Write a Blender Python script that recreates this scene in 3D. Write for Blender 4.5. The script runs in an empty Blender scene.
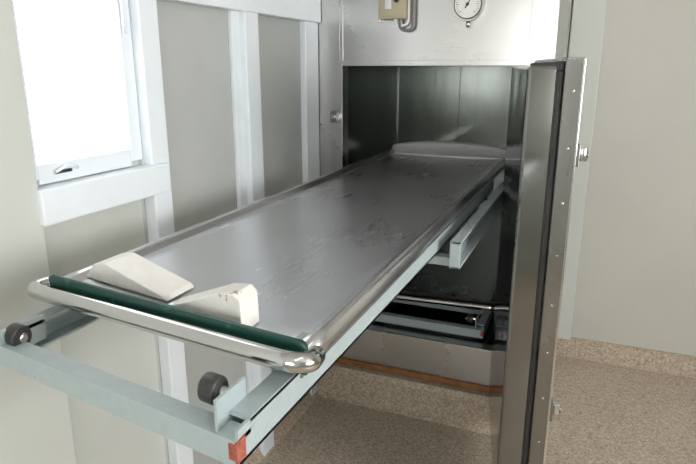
import bpy, bmesh, math, random
from mathutils import Vector, Matrix
random.seed(4)
S = bpy.context.scene
COL = S.collection
S.view_settings.view_transform = 'Standard'

# ------------------------------------------------------------ materials
def new_mat(name):
    m = bpy.data.materials.new(name); m.use_nodes = True
    nt = m.node_tree
    return m, nt, nt.nodes['Principled BSDF']

def noise_node(nt, scale=(1,1,1), nscale=5, detail=4, rough=0.6):
    tc = nt.nodes.new('ShaderNodeTexCoord'); mp = nt.nodes.new('ShaderNodeMapping')
    mp.inputs['Scale'].default_value = scale
    n = nt.nodes.new('ShaderNodeTexNoise'); n.inputs['Scale'].default_value = nscale
    n.inputs['Detail'].default_value = detail; n.inputs['Roughness'].default_value = rough
    nt.links.new(tc.outputs['Object'], mp.inputs['Vector']); nt.links.new(mp.outputs[0], n.inputs['Vector'])
    return n

def ramp(nt, src, stops):
    r = nt.nodes.new('ShaderNodeValToRGB')
    e = r.color_ramp.elements
    e[0].position, e[0].color = stops[0][0], (*stops[0][1], 1)
    e[1].position, e[1].color = stops[-1][0], (*stops[-1][1], 1)
    for p, c in stops[1:-1]:
        x = e.new(p); x.color = (*c, 1)
    nt.links.new(src, r.inputs[0]); return r

def steel(name, c1, c2, r1, r2, streak=(1,1,1), smudge=3.0, wave=0.0, wscale=2.5, detail=2, bw=.12, metal=1.0):
    """brushed sheet metal: fine brushing + smudges in roughness, gentle sheet waviness in the bump"""
    m, nt, b = new_mat(name)
    b.inputs['Metallic'].default_value = metal
    n1 = noise_node(nt, (1,1,1), smudge, detail, .5)
    n2 = noise_node(nt, streak, 12, 2, .5)
    mu = nt.nodes.new('ShaderNodeMath'); mu.operation = 'MULTIPLY'; mu.inputs[1].default_value = bw
    nt.links.new(n2.outputs['Fac'], mu.inputs[0])
    ad = nt.nodes.new('ShaderNodeMath'); ad.operation = 'ADD'
    nt.links.new(n1.outputs['Fac'], ad.inputs[0]); nt.links.new(mu.outputs[0], ad.inputs[1])
    h = bw*.5
    r = ramp(nt, ad.outputs[0], [(.2+h, c1), (.8+h, c2)])
    nt.links.new(r.outputs[0], b.inputs['Base Color'])
    mr = nt.nodes.new('ShaderNodeMapRange')
    mr.inputs['From Min'].default_value = .2+h; mr.inputs['From Max'].default_value = .8+h
    mr.inputs['To Min'].default_value = r1; mr.inputs['To Max'].default_value = r2
    nt.links.new(ad.outputs[0], mr.inputs['Value']); nt.links.new(mr.outputs[0], b.inputs['Roughness'])
    if wave:
        n3 = noise_node(nt, (1,1,1), wscale, 1, .4)
        bp = nt.nodes.new('ShaderNodeBump'); bp.inputs['Strength'].default_value = 1; bp.inputs['Distance'].default_value = wave
        nt.links.new(n3.outputs['Fac'], bp.inputs['Height']); nt.links.new(bp.outputs[0], b.inputs['Normal'])
    return m

def paint(name, c1, c2, rough=.5, nscale=3, bump=0.0, streak=(1,1,1)):
    m, nt, b = new_mat(name)
    n = noise_node(nt, streak, nscale, 5, .6)
    r = ramp(nt, n.outputs['Fac'], [(.35, c1), (.65, c2)])
    nt.links.new(r.outputs[0], b.inputs['Base Color'])
    b.inputs['Roughness'].default_value = rough
    if bump:
        bp = nt.nodes.new('ShaderNodeBump'); bp.inputs['Strength'].default_value = bump; bp.inputs['Distance'].default_value = .005
        nt.links.new(n.outputs['Fac'], bp.inputs['Height']); nt.links.new(bp.outputs[0], b.inputs['Normal'])
    return m

def chipped(name, base, chip, rough=.5, thr=.66, nscale=40):
    m, nt, b = new_mat(name)
    n = noise_node(nt, (1,1,1), nscale, 6, .7)
    r = ramp(nt, n.outputs['Fac'], [(.3, tuple(.9*c for c in base)), (thr-.02, base), (thr+.02, chip)])
    nt.links.new(r.outputs[0], b.inputs['Base Color']); b.inputs['Roughness'].default_value = rough
    return m

def terrazzo(name, dark=1.0):
    m, nt, b = new_mat(name)
    tc = nt.nodes.new('ShaderNodeTexCoord')
    v = nt.nodes.new('ShaderNodeTexVoronoi'); v.inputs['Scale'].default_value = 140
    nt.links.new(tc.outputs['Object'], v.inputs['Vector'])
    sp = nt.nodes.new('ShaderNodeSeparateColor'); nt.links.new(v.outputs['Color'], sp.inputs[0])
    k = dark
    r = ramp(nt, sp.outputs[0], [(0, (.28*k,.22*k,.16*k)), (.15,(.38*k,.31*k,.235*k)), (.5,(.47*k,.39*k,.305*k)), (.85,(.53*k,.45*k,.36*k)), (1,(.64*k,.57*k,.48*k))])
    n = noise_node(nt, (1,1,1), 2.5, 3)
    r2 = ramp(nt, n.outputs['Fac'], [(.3,(.9,.9,.9)),(.7,(1.0,1.0,1.0))])
    mx = nt.nodes.new('ShaderNodeMix'); mx.data_type='RGBA'; mx.blend_type='MULTIPLY'; mx.inputs['Factor'].default_value=1
    nt.links.new(r.outputs[0], mx.inputs['A']); nt.links.new(r2.outputs[0], mx.inputs['B'])
    nt.links.new(mx.outputs['Result'], b.inputs['Base Color'])
    b.inputs['Roughness'].default_value = .33
    return m

def frosted(name, strength, c1=(1,.93,.92), c2=(.93,.97,1)):
    m, nt, b = new_mat(name)
    n = noise_node(nt, (1,1,1), 60, 3, .5)
    r = ramp(nt, n.outputs['Fac'], [(.35, c1), (.65, c2)])
    nt.links.new(r.outputs[0], b.inputs['Emission Color'])
    b.inputs['Emission Strength'].default_value = strength
    b.inputs['Base Color'].default_value = (.05,.05,.05,1); b.inputs['Roughness'].default_value = .5
    return m

M_tray  = steel('tray_stainless', (.60,.61,.635),(.70,.71,.735), .25,.33, (7,.2,7), 2.5, 0, 3, 2, .18, .86)
M_rim   = steel('rim_stainless', (.55,.55,.56),(.66,.66,.67), .2,.27, (3,.3,3), 5, metal=.92)
M_front = steel('fridge_front_steel', (.50,.50,.50),(.58,.58,.575), .24,.31, (.3,4,4), 1.5, .006, 2.2, 1, .06)
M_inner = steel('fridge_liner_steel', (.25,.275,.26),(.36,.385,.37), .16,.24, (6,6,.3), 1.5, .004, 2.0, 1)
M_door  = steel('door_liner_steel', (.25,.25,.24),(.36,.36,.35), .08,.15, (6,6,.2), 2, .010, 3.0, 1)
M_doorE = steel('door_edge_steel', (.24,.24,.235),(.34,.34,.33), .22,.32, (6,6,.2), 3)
M_chrome= steel('chrome', (.56,.56,.56),(.66,.66,.66), .12,.2, (1,1,1), 8)
M_green = chipped('green_rubber_strip', (.006,.055,.042), (.02,.11,.085), .3, .62, 30)
M_blue  = chipped('pale_blue_frame_paint', (.42,.50,.52), (.22,.20,.17), .45, .70, 45)
M_block = chipped('white_block_paint', (.86,.85,.82), (.35,.25,.14), .5, .68, 28)
M_black = paint('black_rubber', (.02,.02,.02),(.045,.045,.045), .4, 20)
M_gask  = paint('door_gasket', (.03,.03,.03),(.05,.05,.05), .5, 20)
M_rust  = paint('red_rust_mark', (.28,.07,.045),(.42,.13,.09), .7, 90)
M_wall  = paint('wall_paint', (.54,.57,.54),(.57,.60,.57), .42, 2)
M_wallb = paint('back_wall_paint', (.50,.505,.465),(.53,.535,.49), .38, 2)
M_panel = paint('wall_panel_grey', (.43,.455,.44),(.46,.485,.47), .5, 4, .03)
M_trim  = paint('white_gloss_trim', (.76,.82,.87),(.80,.86,.91), .3, 6)
M_ceil  = paint('ceiling_paint', (.60,.60,.58),(.64,.64,.62), .7, 3)
M_floor = terrazzo('terrazzo_floor', 1.0)
M_terr2 = terrazzo('terrazzo_plinth', 1.0)
M_wood  = paint('brown_wood_strip', (.22,.09,.03),(.34,.15,.05), .5, 30)
M_win   = frosted('frosted_glass', 3.0, (1,.84,.80), (.86,.94,1))
M_fillr  = frosted('fill_glass', 16.0, (1,.98,.95),(1,.97,.94))  # glowing pane for the added window on the right wall
M_fillf  = frosted('fill_glass_front', 8.0, (1,.98,.95),(1,.97,.94))  # glowing pane for the added window behind the camera
M_box   = paint('thermostat_cream', (.42,.38,.26),(.49,.44,.32), .45, 10)
M_dial  = paint('dial_white', (.78,.78,.76),(.83,.83,.81), .4, 5)
M_lip   = steel('lip_steel', (.72,.73,.73),(.82,.83,.83), .34,.42, (3,3,3), 8, metal=.25)
M_cable = paint('cable_grey', (.12,.12,.12),(.2,.2,.2), .5, 8)

# ------------------------------------------------------------ mesh builder
class MB:
    def __init__(s): s.bm = bmesh.new(); s.mats = []
    def mi(s, m):
        if m not in s.mats: s.mats.append(m)
        return s.mats.index(m)
    def poly(s, verts, faces, mat, smooth=False):
        vs = [s.bm.verts.new(v) for v in verts]; i = s.mi(mat)
        for f in faces:
            try:
                fc = s.bm.faces.new([vs[k] for k in f]); fc.material_index = i; fc.smooth = smooth
            except ValueError: pass
        return vs
    def box(s, x0,x1,y0,y1,z0,z1, mat):
        v = [(x0,y0,z0),(x1,y0,z0),(x1,y1,z0),(x0,y1,z0),(x0,y0,z1),(x1,y0,z1),(x1,y1,z1),(x0,y1,z1)]
        s.poly(v, [(0,3,2,1),(4,5,6,7),(0,1,5,4),(1,2,6,5),(2,3,7,6),(3,0,4,7)], mat)
    def prism(s, pts, y0, y1, mat, axis='y'):
        n = len(pts)
        def P(a,b,t): return (a,t,b) if axis=='y' else ((t,a,b) if axis=='x' else (a,b,t))
        v = [P(a,b,y0) for a,b in pts]+[P(a,b,y1) for a,b in pts]
        f = [tuple(range(n)), tuple(range(2*n-1,n-1,-1))]+[(i,i+n,(i+1)%n+n,(i+1)%n) for i in range(n)]
        s.poly(v, f, mat)
    def tube(s, path, r, mat, seg=16, caps=True):
        path = [Vector(p) for p in path]; n = len(path); rings = []; up = None
        for i,p in enumerate(path):
            t = (path[min(i+1,n-1)]-path[max(i-1,0)]).normalized()
            if up is None:
                up = Vector((0,0,1)) if abs(t.z)<.9 else Vector((1,0,0))
            a = (up - t*up.dot(t)).normalized(); b = t.cross(a); up = a
            rr = r[i] if isinstance(r,(list,tuple)) else r
            rings.append([tuple(p + a*rr*math.cos(2*math.pi*k/seg) + b*rr*math.sin(2*math.pi*k/seg)) for k in range(seg)])
        v = [q for R in rings for q in R]; f = []
        for i in range(n-1):
            for k in range(seg):
                f.append((i*seg+k, i*seg+(k+1)%seg, (i+1)*seg+(k+1)%seg, (i+1)*seg+k))
        vs = s.poly(v, f, mat, True)
        if caps:
            mi = s.mi(mat)
            for R in (vs[:seg][::-1], vs[-seg:]):
                fc = s.bm.faces.new(R); fc.material_index = mi
    def cyl(s, p0, p1, r, mat, seg=24): s.tube([p0,p1], r, mat, seg)
    def done(s, name, bevel=0.0, parent=None, warp=None, offset=None, seg=2):
        if warp:
            for v in s.bm.verts: v.co = warp(v.co)
        if offset:
            for v in s.bm.verts: v.co += Vector(offset)
        bmesh.ops.recalc_face_normals(s.bm, faces=s.bm.faces)
        me = bpy.data.meshes.new(name); s.bm.to_mesh(me); s.bm.free()
        for m in s.mats: me.materials.append(m)
        o = bpy.data.objects.new(name, me); COL.objects.link(o)
        if bevel:
            md = o.modifiers.new('bevel','BEVEL'); md.width = bevel; md.segments = seg
            md.limit_method='ANGLE'; md.angle_limit=math.radians(40)
        if parent: o.parent = parent
        return o

def fillet(pts, r, n=6):
    pts = [Vector(p) for p in pts]; out = [pts[0]]
    for i in range(1, len(pts)-1):
        a,b,c = pts[i-1],pts[i],pts[i+1]
        d1=(a-b); d2=(c-b); rr=min(r, d1.length*.49, d2.length*.49)
        p=b+d1.normalized()*rr; q=b+d2.normalized()*rr
        for k in range(n+1):
            t=k/n; out.append(p*(1-t)**2 + b*2*t*(1-t) + q*t*t)
    out.append(pts[-1]); return out

def empty(name, loc=(0,0,0)):
    e = bpy.data.objects.new(name, None); e.empty_display_size=.1; e.location=loc; COL.objects.link(e); return e

# ------------------------------------------------------------ room
XL, XR, YF, YB, H = -1.20, 2.6, -1.7, 3.40, 2.6
m=MB(); m.box(XL-.1,XR+.1,YF-.1,YB+.1,-.06,0,M_floor); m.done('floor')
m=MB(); m.box(XL-.1,XR+.1,YF-.1,YB+.1,H,H+.06,M_ceil); m.done('ceiling')
wy0,wy1,wz0,wz1 = .975,1.335,1.345,2.30
m=MB()
m.box(XL-.1,XL,YF,wy0,0,H,M_wall)
m.box(XL-.1,XL,wy0,wy1,0,wz0,M_wall); m.box(XL-.1,XL,wy0,wy1,wz1,H,M_panel)
m.box(XL-.1,XL,wy1,YB,0,H,M_panel)
m.done('wall_left')
m=MB(); m.box(-.172,XR,YB,YB+.1,0,H,M_wallb); m.done('wall_back')
m=MB(); m.box(XR,XR+.1,YF,YB,0,H,M_wall); m.done('wall_right')
m=MB(); m.box(XL-.1,XR+.1,YF-.1,YF,0,H,M_wall); m.done('wall_front')
m=MB(); m.box(XL,XL+.04,YF+.01,wy0-.01,.001,H-.001,M_wall); m.done('trim_1',.004)
m=MB(); m.box(XL,XL+.04,wy1+.012,wy1+.09,.001,H-.001,M_trim); m.done('trim_2',.004)
m=MB(); m.box(XL,XL+.04,1.88,1.97,.001,2.0,M_trim); m.box(XL,XL+.018,1.83,1.88,.001,2.0,M_trim); m.done('trim_3',.004)
m=MB(); m.box(XL,XL+.03,2.37,2.495,.001,2.0,M_trim); m.done('trim_4',.004)
m=MB(); m.box(XL,XL+.045,wy1+.09,2.495,1.785,1.885,M_trim); m.done('trim_5',.004)
m=MB(); m.box(XL,XL+.055,wy0-.02,wy1+.07,1.245,1.330,M_trim); m.done('window_sill',.005)
m=MB(); m.prism([(XL,0),(XL+.045,0),(XL+.02,.03),(XL+.014,.09),(XL,.09)],YF+.01,2.43,M_terr2); m.done('baseboard_left')
m=MB(); m.prism([(YB,0.0),(YB-.06,0.0),(YB-.03,.02),(YB-.02,.10),(YB,.10)],-.168,XR,M_terr2,'x'); m.done('baseboard_back')
m=MB(); m.box(-.168,-.012,YB-.05,YB,.10,H,M_wall); m.done('trim_6',.004)

# window_1
w=empty('window_1',(0,0,0))
m=MB(); fr=.035
x0,x1=XL-.06,XL+.012
m.box(x0,x1,wy0,wy0+.018,wz0,wz1,M_trim); m.box(x0,x1,wy1-fr,wy1+.010,wz0,wz1,M_trim)
m.box(x0,x1,wy0+.0181,wy1-fr-.0001,wz0-.012,wz0+.035,M_trim); m.box(x0,x1,wy0+.0181,wy1-fr-.0001,wz1-fr,wz1,M_trim)
m.done('frame',.003,w)
m=MB(); m.box(XL-.030,XL-.022,wy0+.01,wy1-fr+.01,wz0+.02,wz1-fr+.01,M_win); m.done('pane',0,w)
m=MB(); m.box(XL+.010,XL+.018,1.035,1.085,wz0+.008,wz0+.016,M_chrome)
m.tube([(XL+.02,1.035,wz0+.014),(XL+.024,1.06,wz0+.024),(XL+.02,1.10,wz0+.016)],.004,M_trim,8)
m.tube([(XL+.016,1.285,wz0+.46),(XL+.024,1.305,wz0+.42),(XL+.018,1.31,wz0+.38),(XL+.016,1.31,wz0+.34)],.0045,M_trim,8)
m.done('catch',0,w)

def fill_window(name, cx, cy, cz, wid, hei, axis, mat):  # out-of-view window with a glowing pane, added to light the room
    e=empty(name)
    m=MB(); t=.05
    def B(a0,a1,b0,b1,d0,d1,mt,m):
        if axis=='x': m.box(cx-d1,cx-d0,cy+a0,cy+a1,cz+b0,cz+b1,mt)
        else: m.box(cx+a0,cx+a1,cy+d0,cy+d1,cz+b0,cz+b1,mt)
    a,b=wid/2,hei/2
    B(-a-t,-a,-b-t,b+t,0,.04,M_trim,m); B(a,a+t,-b-t,b+t,0,.04,M_trim,m)
    B(-a,a,b,b+t,0,.04,M_trim,m); B(-a,a,-b-t,-b,0,.04,M_trim,m); B(-.02,.02,-b,b,0,.03,M_trim,m)
    m.done('frame',.003,e)
    m=MB(); B(-a,a,-b,b,.002,.012,mat,m); m.done('pane',0,e)
fill_window('fill_window_right', XR, .8, 1.6, 1.6, 1.1, 'x', M_fillr)  # unseen window, added for warm light and highlights from behind right
fill_window('fill_window_front', -.1, YF, 1.65, 1.3, .9, 'y', M_fillf)  # unseen window behind the camera, added for fill and steel reflections

# ------------------------------------------------------------ fridge
FX0,FX1,FY,FB = -1.195,-.172,2.50,5.02
OX0,OX1,OZ0,OZ1 = -1.055,-.272,.37,1.605
fr=empty('mortuary_fridge')
m=MB()
m.box(FX0,OX0,FY,FY+.06,.19,H-.002,M_front)
m.box(OX1,FX1,FY,FY+.06,.19,H-.002,M_front)
m.box(OX0,OX1,FY+.004,FY+.06,OZ1,H-.002,M_front)
m.box(OX0,OX1,FY+.002,FY+.06,.19,OZ0,M_front)
m.box(OX0-.012,OX1+.012,FY-.006,FY+.01,OZ1,OZ1+.022,M_front)
m.box(OX0-.010,OX0,FY-.006,FY+.01,OZ0,OZ1,M_front)
m.box(OX0-.01,OX1+.01,FY-.006,FY+.01,OZ0-.012,OZ0,M_front)
m.box(OX0-.016,OX0-.013,FY-.002,FY,OZ1,H-.002,M_doorE)
m.box(FX0,FX0+.02,FY+.06,FB,.0,H-.002,M_front); m.box(FX1-.02,FX1,FY+.06,FB,.0,H-.002,M_front)
m.box(FX0,FX1,FB-.02,FB,0,H,M_front); m.box(FX0,FX1,FY+.06,FB,H-.03,H-.003,M_front)
m.done('cabinet_front',.003,fr)
m=MB()
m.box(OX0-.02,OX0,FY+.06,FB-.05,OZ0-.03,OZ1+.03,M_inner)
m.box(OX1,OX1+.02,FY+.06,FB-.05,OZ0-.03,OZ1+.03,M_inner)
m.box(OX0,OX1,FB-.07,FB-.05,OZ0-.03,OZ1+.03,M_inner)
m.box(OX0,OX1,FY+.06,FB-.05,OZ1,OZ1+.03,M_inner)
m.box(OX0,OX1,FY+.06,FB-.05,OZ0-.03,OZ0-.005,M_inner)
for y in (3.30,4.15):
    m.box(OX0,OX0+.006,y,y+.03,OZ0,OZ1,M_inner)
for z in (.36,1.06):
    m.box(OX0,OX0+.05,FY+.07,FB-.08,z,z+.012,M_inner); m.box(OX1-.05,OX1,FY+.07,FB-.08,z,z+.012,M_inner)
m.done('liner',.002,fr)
m=MB()
m.cyl((-1.087,FY,1.385),(-1.087,FY-.018,1.385),.026,M_chrome); m.cyl((-1.087,FY-.018,1.385),(-1.087,FY-.04,1.385),.012,M_chrome)
m.box(-1.105,-1.07,FY-.03,FY-.012,1.36,1.41,M_doorE)
m.cyl((-1.087,FY,.60),(-1.087,FY-.018,.60),.026,M_chrome)
m.done('keeper',.002,fr)
m=MB(); m.box(FX0,FX1,FY-.012,FY+.05,.162,.19,M_wood); m.done('kick_strip',.003,fr)
m=MB(); m.prism([(FY-.09,0.0),(FY-.065,.02),(FY-.055,.135),(FY-.04,.158),(FY+.06,.162),(FY+.06,0)],FX0+.002,FX1+.02,M_terr2,'x'); m.done('plinth',0,fr)

g=empty('dial_thermometer')
gx,gz=-.511,1.836
m=MB(); m.cyl((gx,FY+.002,gz),(gx,FY-.03,gz),.062,M_chrome,40); m.cyl((gx,FY-.03,gz),(gx,FY-.036,gz),.055,M_black,40)
m.cyl((gx,FY-.036,gz),(gx,FY-.038,gz),.051,M_dial,40); m.done('case',.002,g)
m=MB()
for k in range(25):
    a=math.radians(-135+270*k/24); L=.012 if k%4==0 else .006
    ca,sa=math.sin(a),math.cos(a); p=Vector((gx+ca*.046,FY-.0388,gz+sa*.046)); q=Vector((gx+ca*(.046-L),FY-.0388,gz+sa*(.046-L)))
    m.tube([p,q],.0009,M_black,6)
m.tube([(gx-.008,FY-.04,gz-.014),(gx+.018,FY-.04,gz+.030)],[.0024,.001],M_black,8)
m.cyl((gx,FY-.038,gz),(gx,FY-.043,gz),.006,M_black)
m.tube([(gx+.0,FY-.012,gz-.06),(gx,FY-.012,gz-.085)],.008,M_chrome,12)
m.done('needle_and_scale',0,g)
t=empty('thermostat_box')
m=MB(); bx0,bx1=-.875,-.765
m.box(bx0,bx1,FY-.05,FY+.002,1.79,1.93,M_box); m.box(bx0+.01,bx1-.01,FY-.056,FY-.05,1.80,1.92,M_box)
m.box(bx0+.03,bx0+.06,FY-.060,FY-.056,1.825,1.89,M_chrome); m.cyl((bx1-.03,FY-.056,1.86),(bx1-.03,FY-.066,1.86),.010,M_black)
m.box(bx0-.012,bx0,FY-.01,FY+.002,1.78,1.82,M_chrome)
m.done('case',.005,t)
m=MB()
m.tube(fillet([(-.79,FY-.025,1.80),(-.79,FY-.025,1.745),(-.735,FY-.02,1.745),(-.735,FY-.02,2.3)],.04,8),.006,M_cable,10)
m.tube(fillet([(-.81,FY-.025,1.80),(-.81,FY-.025,1.765),(-.755,FY-.015,1.765),(-.755,FY-.015,2.3)],.03,8),.005,M_dial,10)
m.done('conduit',0,t)

# ------------------------------------------------------------ door
d=empty('fridge_door',(OX1+.014,FY-.008,0)); d.rotation_euler=(0,0,math.atan2(-.981,.193))
W,z0,z1=.82,.13,1.625
m=MB(); m.box(0,W,.012,.060,z0,z1,M_doorE); m.done('slab',.004,d)
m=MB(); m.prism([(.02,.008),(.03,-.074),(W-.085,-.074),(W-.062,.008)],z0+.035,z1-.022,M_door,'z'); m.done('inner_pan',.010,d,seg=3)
m=MB()
for a in ((.01,W-.02,z0+.01,z0+.035),(.01,W-.02,z1-.035,z1-.01),(.01,.03,z0+.035,z1-.035),(W-.055,W-.02,z0+.035,z1-.035)):
    m.box(a[0],a[1],-.002,.012,a[2],a[3],M_gask)
m.done('gasket',.004,d)
m=MB()
for z in [z0+.06+i*.15 for i in range(10)]:
    m.cyl((W,.036,z),(W+.003,.036,z),.004,M_chrome,12)
m.box(W-.002,W+.0015,.054,.0605,z0+.004,z1-.004,M_chrome)
for z in (1.37,.59):
    m.box(W-.07,W-.005,.060,.070,z-.03,z+.03,M_doorE)
    m.cyl((W-.03,.066,z),(W-.03,.095,z),.011,M_doorE); m.cyl((W-.03,.080,z-.016),(W-.03,.080,z+.020),.014,M_chrome)
m.done('latches',.002,d)
m=MB()
for z in (.35,.88,1.42):
    m.cyl((-.004,.05,z-.06),(-.004,.05,z+.06),.011,M_chrome); m.box(0,.08,.060,.066,z-.03,z+.03,M_chrome)
m.done('hinges',.002,d)

# ------------------------------------------------------------ trays
def warp(co):
    w=max(0,min(1.15,(2.95-co.y)/2.19))
    return Vector((co.x, co.y-.16*(co.x+.66)*w, co.z))
def warp_c(co):
    v=warp(co); w=max(0,min(1,(1.6-co.y)/1.0)); v.z += .012*w*(co.x+.965)/.58
    return v

def tray(name, wf, off, ext=True, green=None):
    e=empty(name); wc = warp_c if wf else None
    prof=[(-.964,1.150),(-.970,1.165),(-.970,1.184),(-.962,1.194),(-.951,1.196),(-.941,1.191),(-.932,1.181),(-.90,1.178),(-.66,1.174),
          (-.43,1.178),(-.398,1.181),(-.388,1.190),(-.380,1.194),(-.371,1.193),(-.363,1.184),(-.363,1.165),(-.369,1.150)]
    ys=[.76+(2.93-.76)*i/24 for i in range(25)]
    m=MB(); v=[(x,y,z) for y in ys for x,z in prof]; n=len(prof); f=[]
    for i in range(24):
        for k in range(n-1): f.append((i*n+k,i*n+k+1,(i+1)*n+k+1,(i+1)*n+k))
    m.poly(v,f,M_tray,True)
    o=m.done('pan',0,e,wf,off)
    o.data.materials.append(M_rim)
    for p in o.data.polygons:
        if p.index%(n-1) in (0,1,2,3,4,5,10,11,12,13,14,15): p.material_index=1
    sd=o.modifiers.new('solid','SOLIDIFY'); sd.thickness=.004; sd.offset=-1
    m=MB(); N=30; K=6; v=[]; f=[]
    for i in range(N+1):
        s=i/N; x=-.955+.584*s; c=math.sin(math.pi*s)**.6 if 0<s<1 else 0
        yb=2.885-.040*c; yt=2.925+.012*c; ht=.034+.030*c
        for k in range(K+1):
            q=k/K
            v.append((x, yb+(yt-yb)*(.45*q+.55*math.sin(q*math.pi/2)), 1.179+ht*(.5*q+.5*(1-math.cos(q*math.pi/2)))))
    R=K+1
    for i in range(N):
        for k in range(K): f.append((i*R+k,i*R+k+1,(i+1)*R+k+1,(i+1)*R+k))
    m.poly(v,f,M_lip,True); o2=m.done('end_lip',0,e,wf,off)
    sd=o2.modifiers.new('solid','SOLIDIFY'); sd.thickness=.004; sd.offset=0
    m=MB(); m.prism([(-.965,1.165),(-.968,1.202),(-.955,1.208),(-.36,1.219),(-.352,1.212),(-.352,1.165)],.746,.756,green or M_green); m.done('green_strip',.004,e,wf,off)
    m=MB(); m.tube(fillet([(-.960,.775,1.176),(-.995,.770,1.176),(-.995,.722,1.178),(-.366,.722,1.197),(-.344,.745,1.192),(-.356,.785,1.180)],.03,8),.0155,M_chrome,20)
    m.done('bumper_rail',0,e,wf,off)
    m=MB(); Z=.010
    m.box(-.965,-.385,.605,.610,1.075+Z,1.115+Z,M_blue); m.box(-.965,-.385,.610,.640,1.108+Z,1.115+Z,M_blue); m.box(-.965,-.385,.610,.640,1.075+Z,1.080+Z,M_blue)
    for xa,xb,web in ((-.965,-.93,-.965),(-.42,-.385,-.390)):
        nseg=6
        for i in range(nseg):
            ya=.61+(2.60-.61)*i/nseg; yb_=.61+(2.60-.61)*(i+1)/nseg
            m.box(web,web+.005,ya,yb_,1.085,1.138,M_blue)
            m.box(xa,xb,max(ya,.64),yb_,1.133,1.140,M_blue); m.box(xa,xb,max(ya,.64),yb_,1.085,1.090,M_blue)
    for y in (.80,1.35,1.95): m.box(-.93,-.42,y,y+.03,1.118,1.140,M_blue)
    m.box(-.935,-.93,.61,.70,1.10,1.15,M_blue); m.box(-.425,-.42,.61,.68,1.10,1.170,M_blue)
    for x in (-.94,-.40):
        for y in (.80,1.35,1.95,2.4): m.box(x-.012,x+.012,y,y+.04,1.14,1.172,M_blue)
    m.done('carriage',0,e,wc,off)
    m=MB(); m.box(-.387,-.3835,.604,.625,1.092,1.124,M_rust); m.box(-.397,-.384,.6025,.606,1.097,1.120,M_rust); m.done('rust_mark',0,e,wc,off)
    m=MB()
    m.cyl((-.440,.645,1.160),(-.468,.645,1.160),.021,M_black); m.cyl((-.425,.645,1.160),(-.478,.645,1.160),.009,M_chrome)
    m.cyl((-.935,.635,1.135),(-.905,.635,1.135),.021,M_black)
    m.cyl((-.945,.635,1.135),(-.898,.635,1.135),.009,M_chrome)
    m.done('rollers',.003,e,wc,off)
    if ext:
        m=MB()
        for sx,web in ((-1,-.985),(1,-.345)):
            m.box(web-.003,web+.003,1.60,2.92,1.045,1.125,M_blue)
            a,b=(web,web+.028) if sx>0 else (web-.028,web)
            m.box(a,b,1.60,2.92,1.118,1.125,M_blue); m.box(a,b,1.60,2.92,1.045,1.052,M_blue)
            m.box(a,b,1.60,1.606,1.045,1.125,M_blue)
        m.box(-.985,-.345,1.62,1.66,1.045,1.07,M_blue); m.box(-.985,-.345,2.40,2.44,1.045,1.07,M_blue)
        m.done('fixed_runner',.0015,e,None,off)
    return e

t1=tray('mortuary_tray', warp, None)
t2=tray('mortuary_tray.001', None, (0,1.97,-.70), False, M_black)

h=empty('head_rest_block')
m=MB(); m.prism([(-.940,1.1825),(-.940,1.188),(-.910,1.216),(-.875,1.223),(-.715,1.186),(-.705,1.1785)],.82,.905,M_block); m.done('left_wedge',.002,h,warp)
m=MB(); m.prism([(-.680,1.1785),(-.680,1.186),(-.550,1.240),(-.515,1.245),(-.502,1.236),(-.500,1.1785)],.785,.84,M_block); m.done('right_wedge',.002,h,warp)

c=empty('fill_light')  # out-of-view ceiling panel, added as weak fill light
m=MB(); m.box(.2,.4,-.3,.9,H-.05,H-.001,M_trim); m.done('fill_housing',.004,c)
m=MB(); m.box(.22,.38,-.28,.88,H-.056,H-.05,frosted('fill_panel',5.0,(1,.97,.9),(1,.97,.9))); m.done('fill_panel',0,c)  # glowing face of the added fill panel

wd=bpy.data.worlds.new('World'); S.world=wd; wd.use_nodes=True
wd.node_tree.nodes['Background'].inputs[0].default_value=(.7,.8,1,1); wd.node_tree.nodes['Background'].inputs[1].default_value=.5

cd=bpy.data.cameras.new('camera'); co=bpy.data.objects.new('camera',cd); COL.objects.link(co)
co.location=(0,0,1.6); co.rotation_euler=(math.radians(90-15.5),0,math.radians(22.4))
cd.sensor_width=36; cd.lens=595/696*36; cd.clip_start=.02
S.camera=co
